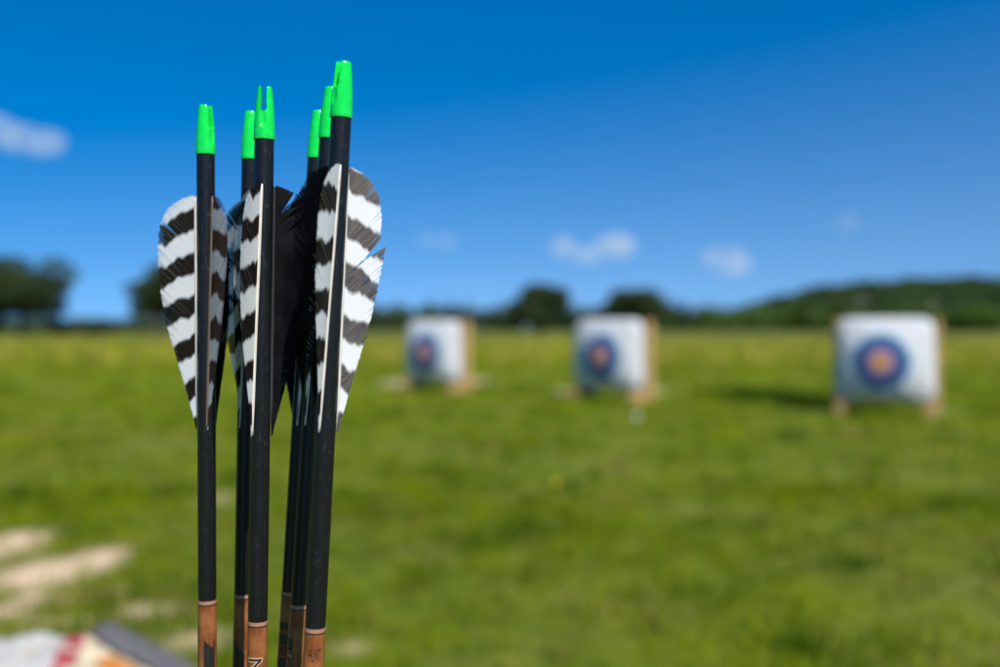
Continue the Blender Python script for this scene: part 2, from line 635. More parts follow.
make_arrow(None, (264.4, 137), DEP['C'], (257.6, 630), DEP['C'], -107,
           'middle front arrow whose green nock shows its open fork', [
    F(seed=7, period=0.0177, phase=0.05, slope=0.28, curl=1.0),
    F(seed=8, mat=M_BLACKVANE, splits=((0.0825, 0.55, 0.003), (0.0790, 0.30, 0.0015), (0.073, 0.22, 0.002))),
    F(seed=9, period=0.0180, phase=0.50)], decor_c, R(3))
make_arrow(None, (316.6, 156), DEP['D'], (290.0, 600), DEP['D'], -80,
           'arrow with the lowest nock at the back of the right-hand cluster', [
    F(seed=10, period=0.0170, phase=0.20, slope=0.4),
    F(seed=11, period=0.0170, phase=0.60),
    F(seed=12, mat=M_BLACKVANE)], decor_d, R(-94))
make_arrow(None, (328.9, 136), DEP['E'], (302.0, 570), DEP['E'], -95,
           'arrow half hidden between the tallest arrow and the lowest one', [
    F(seed=13, period=0.0170, phase=0.05, slope=0.4),
    F(seed=14, period=0.0180, phase=0.65),
    F(seed=15, mat=M_BLACKVANE)], decor_e, R(-97))
make_arrow(None, (341.3, 115), DEP['F'], (313.6, 660), DEP['F'], -93,
           'tallest front arrow with a split barred feather on its right', [
    F(seed=16, period=0.0183, phase=0.98, slope=0.12, curl=-1.7),
    F(seed=17, period=0.0181, phase=0.38, slope=0.50, splits=((0.0545, 0.17, 0.012), (0.078, 0.04, 0.003), (0.025, 0.05, 0.003)), mat=M_FEATHER2),
    F(seed=18, mat=M_BLACKVANE)], decor_f, R(-40))

# ------------------------------------------------------------------ ground
DIRT = []       # (x, y, rx, ry, strength)


def dirt(px, py, rx, ry, s=1.0):
    p = on_ground(px, py)
    DIRT.append((p.x, p.y, rx, ry, s))


dirt(0, 547, 0.12, 0.24, 0.95)
dirt(60, 571, 0.125, 0.17, 0.8)
dirt(20, 578, 0.10, 0.14, 0.4)
dirt(108, 556, 0.07, 0.16, 0.45)
dirt(118, 590, 0.05, 0.035, 0.45)
dirt(5, 612, 0.08, 0.05, 0.6)
dirt(72, 600, 0.06, 0.05, 0.5)
dirt(150, 610, 0.10, 0.07, 0.55)
dirt(30, 598, 0.06, 0.05, 0.55)
dirt(60, 622, 0.12, 0.04, 0.45)
dirt(455, 520, 0.12, 0.2, 0.15)
dirt(700, 500, 0.2, 0.25, 0.12)
dirt(215, 500, 0.12, 0.2, 0.35)
dirt(200, 640, 0.13, 0.10, 0.45)
dirt(350, 648, 0.07, 0.07, 0.33)
dirt(930, 590, 0.10, 0.10, 0.2)
dirt(398, 383, 0.22, 0.55, 0.8)
dirt(470, 381, 0.35, 0.50, 0.9)
dirt(567, 392, 0.20, 0.40, 0.7)
dirt(645, 391, 0.22, 0.45, 0.9)
dirt(825, 407, 0.12, 0.2, 0.4)
dirt(930, 410, 0.16, 0.25, 0.5)


def mat_ground():
    t = NT('meadow_soil_and_turf')
    geo = t.n('NewGeometry').outputs['Position']
    s = t.n('SeparateXYZ'); t.l(geo, s.inputs[0])
    big = t.noise(0.22, 3, 0.55, geo)
    mid = t.noise(1.1, 4, 0.6, geo)
    fine = t.noise(8, 6, 0.7, geo)
    vf = t.noise(70, 4, 0.7, geo)
    green = t.mix(t.ramp(fine, [(0.35, (0, 0, 0)), (0.68, (1, 1, 1))]), (0.062, 0.098, 0.003), (0.150, 0.185, 0.007))
    straw = t.mix(vf, (0.19, 0.155, 0.045), (0.26, 0.215, 0.065))
    c = t.mix(t.math('MULTIPLY', t.ramp(mid, [(0.46, (0, 0, 0)), (0.72, (1, 1, 1))]), 0.55), green, straw)
    c = t.mix(t.math('MULTIPLY', t.ramp(big, [(0.40, (0, 0, 0)), (0.65, (1, 1, 1))]), 0.35), c, (0.135, 0.175, 0.020))
    md_ = t.n('MapRange'); md_.inputs['From Min'].default_value = 3.5; md_.inputs['From Max'].default_value = 10.5
    t.l(s.outputs[1], md_.inputs['Value'])
    c = t.mix(t.math('MULTIPLY', md_.outputs[0], 0.45), c, (0.155, 0.205, 0.008))
    # far meadow left to grow: yellow, seeding
    far = t.math('ADD', t.math('MULTIPLY', s.outputs[1], 1.0), t.math('MULTIPLY', t.math('SUBTRACT', t.noise(0.05, 3, 0.5, geo), 0.5), 14.0))
    fm = t.n('MapRange'); fm.interpolation_type = 'SMOOTHSTEP'
    fm.inputs['From Min'].default_value = 17; fm.inputs['From Max'].default_value = 27
    t.l(far, fm.inputs['Value'])
    c = t.mix(t.math('MULTIPLY', fm.outputs[0], 0.85), c, t.mix(t.noise(0.16, 4, 0.6, geo), (0.27, 0.245, 0.03), (0.36, 0.315, 0.055)))
    fm2 = t.n('MapRange'); fm2.interpolation_type = 'SMOOTHSTEP'
    fm2.inputs['From Min'].default_value = 42; fm2.inputs['From Max'].default_value = 70
    t.l(far, fm2.inputs['Value'])
    c = t.mix(t.math('MULTIPLY', fm2.outputs[0], 0.8), c, (0.075, 0.105, 0.016))
    # bare earth
    tot = None
    for (x, y, rx, ry, st) in DIRT:
        dx = t.math('DIVIDE', t.math('SUBTRACT', s.outputs[0], x), rx)
        dy = t.math('DIVIDE', t.math('SUBTRACT', s.outputs[1], y), ry)
        q = t.math('ADD', t.math('MULTIPLY', dx, dx), t.math('MULTIPLY', dy, dy))
        g = t.math('MULTIPLY', t.math('EXPONENT', t.math('MULTIPLY', q, -0.8)), st)
        tot = g if tot is None else t.math('ADD', tot, g)
    tot = t.math('MULTIPLY', tot, t.math('MULTIPLY_ADD', fine, 2.2, -0.1))
    dm = t.ramp(tot, [(0.15, (0, 0, 0)), (0.70, (1, 1, 1))])
    soil = t.mix(vf, (0.56, 0.385, 0.235), (0.72, 0.54, 0.36))
    c = t.mix(dm, c, soil)
    p = t.principled(Base_Color=c, Roughness=0.95)
    p.inputs['Specular IOR Level'].default_value = 0.15
    t.l(t.bump(t.math('ADD', fine, vf), 0.5, 0.02), p.inputs['Normal'])
    return t.done(p.outputs[0])


def make_ground():
    bm = bmesh.new()
    S = 2500
    vs = [bm.verts.new(p) for p in ((-S, -60, 0), (S, -60, 0), (S, S, 0), (-S, S, 0))]
    bm.faces.new(vs)
    o = from_bm('ground', bm, mat_ground())
    tag(o, kind='structure')


make_ground()


def dirt_at(x, y):
    d = np.zeros_like(x)
    for (cx, cy, rx, ry, st) in DIRT:
        d += st * np.exp(-0.8 * (((x - cx) / rx) ** 2 + ((y - cy) / ry) ** 2))
    return d


def smooth_noise(x, y, sc, seed):
    r = np.random.default_rng(seed)
    out = np.zeros_like(x)
    for k in range(7):
        a = r.uniform(0, 2 * PI); f = sc * r.uniform(0.6, 1.7); ph = r.uniform(0, 2 * PI)
        out += np.sin((x * math.cos(a) + y * math.sin(a)) * f * 2 * PI + ph)
    return out / 3.0


def grass_material():
    t = NT('grass_blades')
    a = t.n('Attribute', attribute_name='tint')
    p = t.principled(Base_Color=a.outputs['Color'], Roughness=0.55)
    p.inputs['Specular IOR Level'].default_value = 0.05
    tr = t.n('BsdfTranslucent'); t.l(a.outputs['Color'], tr.inputs['Color'])
    mx = t.n('MixShader'); mx.inputs[0].default_value = 0.38
    t.l(p.outputs[0], mx.inputs[1]); t.l(tr.outputs[0], mx.inputs[2])
    return t.done(mx.outputs[0])


M_GRASS = grass_material()


def make_grass(name, y0, y1, dens, h0, h1, w, seed, straw_bias=0.0, tall=False):
    r = np.random.default_rng(seed)
    half = lambda y: 0.76 * y + 1.3
    area = (y1 - y0) * 2 * half((y0 + y1) / 2)
    n = int(area * dens)
    y = np.sqrt(r.uniform(y0 * y0, y1 * y1, n))
    x = r.uniform(-1, 1, n) * half(y)
    cl = 0.8 * smooth_noise(x, y, 0.9, 3) + 0.7 * smooth_noise(x, y, 2.6, 4) + 0.7 * smooth_noise(x, y, 6.0, 14)
    keep = r.uniform(0, 1, n) < np.clip(0.72 + 0.38 * cl, 0.12, 1) * np.clip(1.15 - 2.0 * dirt_at(x, y) * (1 + 0.35 * smooth_noise(x, y, 7.0, 61)), 0.02, 1)
    x, y, cl = x[keep], y[keep], cl[keep]
    n = len(x)
    h = r.uniform(h0, h1, n) * np.clip(1 + 0.42 * cl, 0.4, 2.1)
    az = r.uniform(0, 2 * PI, n)
    lean = np.abs(r.normal(0.5, 0.35, n))
    dx, dy = np.cos(az), np.sin(az)
    px, py = -dy, dx
    ww = w * r.uniform(0.6, 1.4, n)
    P = np.zeros((n, 5, 3), np.float32)
    P[:, 0] = np.stack([x - px * ww, y - py * ww, np.full(n, -0.003)], 1)
    P[:, 1] = np.stack([x + px * ww, y + py * ww, np.full(n, -0.003)], 1)
    m = 0.30 * lean * h
    P[:, 2] = np.stack([x + dx * m - px * ww * 0.8, y + dy * m - py * ww * 0.8, 0.6 * h], 1)
    P[:, 3] = np.stack([x + dx * m + px * ww * 0.8, y + dy * m + py * ww * 0.8, 0.6 * h], 1)
    tp = lean * h
    P[:, 4] = np.stack([x + dx * tp, y + dy * tp, h * np.clip(1.05 - 0.35 * lean, 0.3, 1)], 1)
    b = (np.arange(n) * 5)[:, None]
    tris = np.concatenate([b + np.array([0, 1, 3]), b + np.array([0, 3, 2]), b + np.array([2, 3, 4])], 0)
    me = mesh_np(name, P.reshape(-1, 3), tris)
    # per-blade colour
    pale = smooth_noise(x, y, 0.5, 21) * 0.35 + smooth_noise(x, y, 1.3, 22) * 0.65 + smooth_noise(x, y, 2.8, 24) * 0.7 + smooth_noise(x, y, 5.0, 23) * 0.5
    k = np.clip(0.45 + 0.40 * pale + r.normal(0, 0.18, n), 0, 1)[:, None]
    g = np.array([0.062, 0.118, 0.0005]) * (1 - k) + np.array([0.255, 0.305, 0.002]) * k
    st = (r.uniform(0, 1, n) < np.clip(0.08 + straw_bias + 0.14 * smooth_noise(x, y, 0.7, 31) + 0.13 * smooth_noise(x, y, 3.3, 32), 0.02, 0.9))[:, None]
    g = np.where(st, np.array([0.33, 0.265, 0.055]) * r.uniform(0.7, 1.15, (n, 1)), g)
    g = g * (1 + 0.28 * np.clip((y - 3.5) / 7.0, 0, 1))[:, None]
    if tall: g = g * 1.1
    tint = np.concatenate([g, np.ones((n, 1))], 1).astype(np.float32)
    tint = np.repeat(tint, 5, 0)
    at_ = me.color_attributes.new('tint', 'FLOAT_COLOR', 'POINT')
    at_.data.foreach_set('color', tint.ravel())
    o = link(name, me, M_GRASS)
    tag(o, kind='stuff')
    return o


g1 = make_grass('grass', 1.6, 4.5, 5200, 0.016, 0.048, 0.0016, 1)
tag(g1, 'short mown grass with straw coloured blades in the near field', 'grass')
g2 = make_grass('grass', 4.5, 11, 1300, 0.02, 0.05, 0.0030, 2)
tag(g2, 'short green turf around the three archery targets', 'grass')
g3 = make_grass('grass', 11, 21, 260, 0.03, 0.07, 0.007, 5)
tag(g3, 'green turf behind the targets before the yellow meadow', 'grass')
g4 = make_grass('tall_grass', 20, 46, 48, 0.10, 0.32, 0.016, 6, straw_bias=0.38, tall=True)
tag(g4, 'tall yellow seeding grass in the far strip of meadow', 'grass')


def make_tufts():
    """coarser clumps standing above the turf"""
    r = np.random.default_rng(77)
    nc = 380
    cy = np.sqrt(r.uniform(1.8 ** 2, 13 ** 2, nc)); cx = r.uniform(-1, 1, nc) * (0.62 * cy + 0.9)
    ok = dirt_at(cx, cy) < 0.25
    cx, cy = cx[ok], cy[ok]
    nc = len(cx); per = 60
    rad = np.repeat(r.uniform(0.03, 0.10, nc), per)
    kind = np.repeat(r.uniform(0, 1, nc), per)
    x = np.repeat(cx, per) + r.normal(0, 1, nc * per) * rad
    y = np.repeat(cy, per) + r.normal(0, 1, nc * per) * rad
    n = nc * per
    h = r.uniform(0.035, 0.075, n)
    az = r.uniform(0, 2 * PI, n); lean = np.abs(r.normal(0.45, 0.3, n)); w = 0.0022 * r.uniform(0.7, 1.8, n)
    dx, dy = np.cos(az), np.sin(az)
    P = np.zeros((n, 3, 3), np.float32)
    P[:, 0] = np.stack([x + dy * w, y - dx * w, np.zeros(n)], 1)
    P[:, 1] = np.stack([x - dy * w, y + dx * w, np.zeros(n)], 1)
    P[:, 2] = np.stack([x + dx * lean * h, y + dy * lean * h, h], 1)
    me = mesh_np('grass_tufts', P.reshape(-1, 3), np.arange(n * 3).reshape(n, 3))
    g = np.where((kind < 0.5)[:, None], np.array([0.045, 0.115, 0.001]), np.where((kind < 0.8)[:, None], np.array([0.20, 0.27, 0.003]), np.array([0.33, 0.265, 0.06])))
    g = g * r.uniform(0.75, 1.2, (n, 1))
    tint = np.repeat(np.concatenate([g, np.ones((n, 1))], 1), 3, 0).astype(np.float32)
    a_ = me.color_attributes.new('tint', 'FLOAT_COLOR', 'POINT'); a_.data.foreach_set('color', tint.ravel())
    o = link('grass_tufts', me, M_GRASS)
    tag(o, 'coarser green and straw coloured tufts standing in the near turf', 'grass', None, 'stuff')


make_tufts()


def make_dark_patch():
    """dark blades imitating the cast shadow on the turf left of the largest target"""
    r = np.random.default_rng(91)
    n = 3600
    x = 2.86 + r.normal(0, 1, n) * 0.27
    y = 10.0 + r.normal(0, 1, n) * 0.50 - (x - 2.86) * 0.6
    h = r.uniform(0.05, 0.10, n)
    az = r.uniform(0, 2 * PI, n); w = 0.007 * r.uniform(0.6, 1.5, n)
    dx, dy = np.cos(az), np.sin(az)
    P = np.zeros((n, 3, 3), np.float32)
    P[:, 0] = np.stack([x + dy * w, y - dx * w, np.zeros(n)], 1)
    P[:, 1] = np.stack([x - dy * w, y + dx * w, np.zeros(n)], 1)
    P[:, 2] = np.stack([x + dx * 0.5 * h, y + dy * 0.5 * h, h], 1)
    me = mesh_np('shadow_standin', P.reshape(-1, 3), np.arange(n * 3).reshape(n, 3))
    g = np.array([0.034, 0.076, 0.002]) * r.uniform(0.7, 1.3, (n, 1))  # target's shade put into the blade colour
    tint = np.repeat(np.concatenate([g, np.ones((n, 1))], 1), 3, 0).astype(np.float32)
    a_ = me.color_attributes.new('tint', 'FLOAT_COLOR', 'POINT'); a_.data.foreach_set('color', tint.ravel())
    tag(link('shadow_standin', me, M_GRASS), 'dark green blades standing in for shadow on the turf left of the largest target', 'clover', None, 'stuff')  # no real clover: blades imitate the target's cast shadow


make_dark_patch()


# wild flowers, each a tiny thing
def flower(px, py, kind, label):
    p = on_ground(px, py + 9)
    root = empty('wild_flower', p)
    tag(root, label, 'flower', 'wild flowers in the turf')
    bm = bmesh.new()
    lathe(bm, [(0.0015, -0.002), (0.001, 0.06), (0.001, 0.085)], 8)
    from_bm('stem', bm, simple_or('stem_green', (0.08, 0.14, 0.02)), root)
    bm = bmesh.new()
    for k in range(9):
        a = 2 * PI * k / 9
        M = Matrix.Translation((0, 0, 0.086)) @ Matrix.Rotation(a, 4, 'Z') @ Matrix.Rotation(R(-62), 4, 'Y') @ Matrix.Translation((0.016, 0, 0)) @ Matrix.Diagonal((0.019, 0.009, 0.0016, 1))
        r_ = bmesh.ops.create_uvsphere(bm, u_segments=8, v_segments=5, radius=1.0)
        bmesh.ops.transform(bm, matrix=M, verts=r_['verts'])
    from_bm('petals', bm, simple_or('petal_' + kind, {'white': (0.8, 0.8, 0.76), 'yellow': (0.75, 0.55, 0.03)}[kind]), root, True)
    bm = bmesh.new()
    r_ = bmesh.ops.create_uvsphere(bm, u_segments=10, v_segments=6, radius=0.005)
    bmesh.ops.translate(bm, verts=r_['verts'], vec=(0, 0, 0.089))
    from_bm('flower_centre', bm, simple_or('centre_yellow', (0.6, 0.4, 0.03)), root, True)
    root.rotation_euler = (R(35), 0, 0)
    if kind == 'yellow': root.scale = (0.72,) * 3


_SM = {}


def simple_or(name, c):
    if name not in _SM:
        _SM[name] = simple_mat(name, c, tuple(x * 0.8 for x in c), 40, 0.6)
    return _SM[name]


flower(636, 419, 'white', 'single white flower in the turf in front of the middle target')
flower(513, 418, 'yellow', 'yellow flower in the turf below and between the two smaller targets')
flower(556, 486, 'yellow', 'yellow flower alone in the turf at the centre of the field')
flower(940, 452, 'yellow', 'yellow flower in the turf just in front of the largest target')


# ------------------------------------------------------------------ archery targets
def mat_bag(RK, RX):
    t = NT('printed_white_bag_cloth')
    co = t.n('TexCoord').outputs['Object']
    s = t.n('SeparateXYZ'); t.l(co, s.inputs[0])
    wob = t.noise(9, 3, 0.6, co)
    x = t.math('ADD', s.outputs[0], RX)
    z = t.math('SUBTRACT', s.outputs[2], 0.455)
    rr = t.math('SQRT', t.math('ADD', t.math('MULTIPLY', x, x), t.math('MULTIPLY', z, z)))
    rr = t.math('ADD', rr, t.math('MULTIPLY', t.math('SUBTRACT', wob, 0.5), 0.012))
    white = t.mix(t.noise(4, 5, 0.7, co), (0.58, 0.59, 0.61), (0.50, 0.50, 0.49))
    rings = t.ramp(t.math('MULTIPLY', rr, RK), [
        (0.0, (0.62, 0.32, 0.055)), (0.12, (0.58, 0.24, 0.06)), (0.145, (0.50, 0.20, 0.07)), (0.17, (0.25, 0.20, 0.37)), (0.235, (0.15, 0.13, 0.31)),
        (0.28, (0.03, 0.045, 0.13)), (0.35, (0.025, 0.05, 0.14)), (0.36, (0.015, 0.07, 0.19)), (0.45, (0.02, 0.10, 0.24)),
        (0.47, (0.22, 0.42, 0.56)), (0.505, (0.30, 0.48, 0.60)), (0.52, (0.57, 0.58, 0.60))])
    inside = t.math('MULTIPLY', t.math('LESS_THAN', rr, 0.515 / RK), t.math('LESS_THAN', s.outputs[1], -0.02))
    c = t.mix(inside, white, rings)
    # row of faint printing near the top edge
    row = t.math('MULTIPLY', t.math('LESS_THAN', t.math('ABSOLUTE', t.math('SUBTRACT', s.outputs[2], 0.775)), 0.012),
                 t.math('LESS_THAN', t.math('ABSOLUTE', s.outputs[0]), 0.30))
    dash = t.math('GREATER_THAN', t.math('FRACT', t.math('MULTIPLY', s.outputs[0], 13.0)), 0.35)
    row = t.math('MULTIPLY', t.math('MULTIPLY', row, dash), t.math('LESS_THAN', s.outputs[1], -0.02))
    c = t.mix(t.math('MULTIPLY', row, 0.6), c, (0.30, 0.33, 0.38))
    # scuffs, arrow holes
    v = t.n('TexVoronoi'); v.inputs['Scale'].default_value = 26; t.l(co, v.inputs['Vector'])
    holes = t.math('LESS_THAN', v.outputs['Distance'], 0.10)
    c = t.mix(t.math('MULTIPLY', holes, 0.6), c, (0.06, 0.06, 0.06))
    gr = t.math('MULTIPLY', t.ramp(s.outputs[2], [(0.12, (1, 1, 1)), (0.26, (0, 0, 0))]), t.noise(12, 5, 0.7, co))
    c = t.mix(t.math('MULTIPLY', gr, 0.8), c, (0.33, 0.29, 0.20))
    p = t.principled(Base_Color=c, Roughness=0.75)
    t.l(t.bump(t.noise(7, 5, 0.6, co, 0.6), 0.5, 0.02), p.inputs['Normal'])
    return t.done(p.outputs[0])




def mat_timber():
    t = NT('raw_pine_timber')
    co = t.n('TexCoord').outputs['Object']
    mp = t.n('Mapping'); mp.inputs['Scale'].default_value = (30, 30, 2.5)
    t.l(co, mp.inputs['Vector'])
    g = t.noise(1.0, 5, 0.6, mp.outputs[0], 0.8)
    c = t.ramp(g, [(0.25, (0.30, 0.165, 0.055)), (0.55, (0.43, 0.27, 0.095)), (0.8, (0.52, 0.35, 0.14))])
    p = t.principled(Base_Color=c, Roughness=0.7)
    t.l(t.bump(g, 0.3, 0.004), p.inputs['Normal'])
    return t.done(p.outputs[0])


M_TIMBER = mat_timber()
M_ROPE = simple_mat('grey_strap', (0.25, 0.24, 0.22), (0.16, 0.15, 0.14), 60, 0.8)

BH, BZ = 0.707, 0.112      # bag width, height, underside height


def bag_mesh(BW, RK, RX):
    bm = bmesh.new()
    N, Mz = 34, 28
    front, back = [], []

    def pos(i, j, s):
        u = -1 + 2 * i / N
        v = -1 + 2 * j / Mz
        # rounded outline
        e = 9.0
        k = (abs(u) ** e + abs(v) ** e) ** (1 / e) if (u or v) else 1
        mx = max(abs(u), abs(v), 1e-6)
        sc = mx / k if k > 0 else 1
        x, z = u * sc, v * sc
        edge = max(abs(u), abs(v))
        dome = (max(0.0, 1 - abs(u) ** 2.0)) ** 0.75 * (max(0.0, 1 - abs(v) ** 2.0)) ** 0.75
        sag = 0.030 * (1 - v) * 0.5 * dome
        thick = 0.06 + (0.12 * dome + sag if s < 0 else 0.04 * dome)
        if edge > 0.999:
            thick = 0.045
        wr = 0.006 * mnoise.noise(Vector((u * 3.1, v * 3.1, s * 2.0))) + 0.003 * mnoise.noise(Vector((u * 8, v * 8, s * 5.0)))
        slump = 1 + 0.02 * (-v)
        return Vector((x * BW / 2 * slump, s * thick + wr, BZ + BH / 2 + z * BH / 2))

    for j in range(Mz + 1):
        front.append([bm.verts.new(pos(i, j, -1)) for i in range(N + 1)])
        back.append([bm.verts.new(pos(i, j, 1)) for i in range(N + 1)])
    for j in range(Mz):
        for i in range(N):
            bm.faces.new((front[j][i], front[j][i + 1], front[j + 1][i + 1], front[j + 1][i]))
            bm.faces.new((back[j][i + 1], back[j][i], back[j + 1][i], back[j + 1][i + 1]))
    for j in range(Mz):
        bm.faces.new((back[j][0], front[j][0], front[j + 1][0], back[j + 1][0]))
        bm.faces.new((front[j][N], back[j][N], back[j + 1][N], front[j + 1][N]))
    for i in range(N):
        bm.faces.new((back[0][i], back[0][i + 1], front[0][i + 1], front[0][i]))
        bm.faces.new((front[Mz][i], front[Mz][i + 1], back[Mz][i + 1], back[Mz][i]))
    bmesh.ops.recalc_face_normals(bm, faces=bm.faces)
    me = bpy.data.meshes.new('target_bag')
    bm.to_mesh(me); bm.free()
    me.materials.append(mat_bag(RK, RX))
    me.polygons.foreach_set('use_smooth', [True] * len(me.polygons))
    return me




def make_target(BW, RK, RX):
    root = empty('archery_target')
    link('target_bag', bag_mesh(BW, RK, RX), None, root)
    TH = BZ + BH
    for s in (-1, 1):
        bm = bmesh.new()
        bm_box(bm, (s * (BW / 2 + 0.018), 0.105, TH / 2 + 0.035), (0.038, 0.09, TH - 0.075), bevel=0.003)
        from_bm('post', bm, M_TIMBER, root)
        bm = bmesh.new()
        bm_box(bm, (s * (BW / 2 - 0.03), 0.04, 0.0515), (0.065, 0.36, 0.105), bevel=0.006)
        from_bm('foot', bm, M_TIMBER, root)
    for z in (0.22, TH - 0.12):
        bm = bmesh.new()
        bm_box(bm, (0, 0.172, z), (BW + 0.07, 0.030, 0.09), bevel=0.003)
        from_bm('crossbar', bm, M_TIMBER, root)
    return root


def copy_tree(o, parent=None):
    c = o.copy(); col.objects.link(c)
    if parent: c.parent = parent
    for ch in list(o.children):
        copy_tree(ch, c)
    return c


proto = make_target(0.80, 2.15, -0.035)
TG = [((885, 409), 8.15, -29, 'largest and nearest archery target, seen square on with the wooded hill behind it'),
      ((609, 396), 9.75, -45, 'middle archery target standing below the small round tree with a timber edge on its right'),
      ((434, 388), 11.2, -42, 'smallest and farthest archery target, standing nearest the bunch of arrows')]
for i, ((px, py), d, yaw, lab) in enumerate(TG):
    o = make_target(0.765, 2.08, 0.010) if i == 0 else (proto if i == 1 else copy_tree(proto))
    o.location = ((px - 500) / F_PX * d, d, 0)
    o.rotation_euler = (0, 0, R(yaw))
    tag(o, lab, 'archery target', 'archery targets across the field')

# ------------------------------------------------------------------ things lying at lower left


def mat_printed_cloth():
    t = NT('white_cloth_with_red_print')
    co = t.n('TexCoord').outputs['Object']
    s = t.n('SeparateXYZ'); t.l(co, s.inputs[0])
    nz = t.noise(14, 4, 0.6, co)
    c = t.mix(nz, (0.36, 0.35, 0.32), (0.47, 0.455, 0.42))
    st = t.math('LESS_THAN', t.math('ABSOLUTE', t.math('SUBTRACT', t.math('ADD', s.outputs[0], t.math('MULTIPLY', s.outputs[1], 0.45)), 0.115)), 0.024)
    c = t.mix(st, c, (0.33, 0.05, 0.065))
    st2 = t.math('LESS_THAN', t.math('ABSOLUTE', t.math('SUBTRACT', t.math('ADD', s.outputs[0], t.math('MULTIPLY', s.outputs[1], 0.45)), 0.130)), 0.010)
    st2 = t.math('MULTIPLY', st2, t.math('LESS_THAN', s.outputs[1], 0.02))
    c = t.mix(st2, c, (0.05, 0.06, 0.16))
    blob = t.ramp(t.noise(6.5, 2, 0.5, co), [(0.54, (0, 0, 0)), (0.60, (1, 1, 1))])
    blob = t.math('MULTIPLY', blob, t.math('LESS_THAN', s.outputs[1], 0.06))
    c = t.mix(t.math('MULTIPLY', blob, 0.55), c, (0.62, 0.12, 0.13))
    cr = t.math('GREATER_THAN', t.math('ADD', s.outputs[0], t.math('MULTIPLY', s.outputs[1], 0.45)), 0.142)
    c = t.mix(cr, c, (0.56, 0.47, 0.31))
    p = t.principled(Base_Color=c, Roughness=0.8)
    return t.done(p.outputs[0])


def make_cloth():
    bm = bmesh.new()
    N = 60
    W_, D_ = 0.49, 0.46
    g = []
    for j in range(N + 1):
        row = []
        for i in range(N + 1):
            u, v = i / N - 0.5, j / N - 0.5
            x, y = u * W_ - 0.065, v * D_
            nz = mnoise.fractal(Vector((u * 5.0 + 3, v * 5.0, 1.7)), 0.9, 2.0, 4)
            e = min(0.5 - abs(u), 0.5 - abs(v)) * 2
            z = 0.012 + max(0, 0.022 + 0.03 * nz) * min(1, e * 6 + 0.25)
            x += 0.02 * mnoise.noise(Vector((u * 3, v * 3, 5))); y += 0.03 * mnoise.noise(Vector((u * 3, v * 3, 9)))
            row.append(bm.verts.new((x, y, z)))
        g.append(row)
    for j in range(N):
        for i in range(N):
            bm.faces.new((g[j][i], g[j][i + 1], g[j + 1][i + 1], g[j + 1][i]))
    me = bpy.data.meshes.new('cloth')
    bm.to_mesh(me); bm.free()
    o = link('printed_cloth', me, mat_printed_cloth(), None, True)
    md = o.modifiers.new('thick', 'SOLIDIFY'); md.thickness = 0.003
    o.location = (-1.01, 2.00, 0.0)
    o.rotation_euler = (0, 0, R(-8))
    tag(o, 'crumpled white cloth with a red stripe lying on the grass', 'cloth')


make_cloth()


def make_pouch():
    root = empty('gear_pouch', (-0.765, 2.10, 0), R(-45))
    tag(root, 'low dark grey pouch with orange lining lying beside the white cloth', 'pouch')
    mg = simple_mat('dark_grey_canvas', (0.095, 0.088, 0.088), (0.15, 0.14, 0.138), 90, 0.85, 0.4, 0.002)
    mc = simple_mat('cream_lining', (0.62, 0.53, 0.36), (0.55, 0.45, 0.29), 50, 0.8)
    mo = simple_mat('orange_lining', (0.66, 0.24, 0.03), (0.58, 0.19, 0.02), 50, 0.7)
    bm = bmesh.new()
    bm_box(bm, (-0.01, -0.085, 0.016), (0.40, 0.21, 0.030), bevel=0.012)
    from_bm('body', bm, mc, root, True)
    bm = bmesh.new()
    N = 26
    g = []
    for j in range(N + 1):
        row = []
        for i in range(N + 1):
            u, v = i / N, j / N
            x = -0.20 + 0.39 * u + 0.02 * mnoise.noise(Vector((v * 3, 1, 4)))
            y = -0.050 + 0.125 * v + 0.014 * mnoise.noise(Vector((u * 4, 3, v)))
            arch = math.sin(PI * min(1, max(0, 0.12 + 0.88 * v)))
            z = 0.036 * (1 - v) + 0.030 * arch * (1 - 0.5 * u) + 0.007 * mnoise.noise(Vector((u * 5, v * 3, 2)))
            if j == N: z = 0.004
            row.append(bm.verts.new((x, y, max(z, 0.004))))
        g.append(row)
    for j in range(N):
        for i in range(N):
            bm.faces.new((g[j][i], g[j][i + 1], g[j + 1][i + 1], g[j + 1][i]))
    o = from_bm('flap', bm, mg, root, True)
    md = o.modifiers.new('thick', 'SOLIDIFY'); md.thickness = 0.005
    bm = bmesh.new()
    bm_box(bm, (0.06, -0.088, 0.030), (0.15, 0.045, 0.022), bevel=0.008)
    from_bm('lining', bm, mo, root, True)


make_pouch()


# ------------------------------------------------------------------ trees and bushes
def mat_leaf(name, c1, c2):
    t = NT(name)
    a = t.n('Attribute', attribute_name='tint')
    f = t.n('SeparateColor'); t.l(a.outputs['Color'], f.inputs[0])
    c = t.mix(f.outputs[0], c1, c2)
    p = t.principled(Base_Color=c, Roughness=0.6)
    p.inputs['Specular IOR Level'].default_value = 0.36
    tr = t.n('BsdfTranslucent'); t.l(c, tr.inputs['Color'])
    mx = t.n('MixShader'); mx.inputs[0].default_value = 0.25
    t.l(p.outputs[0], mx.inputs[1]); t.l(tr.outputs[0], mx.inputs[2])
    return t.done(mx.outputs[0])


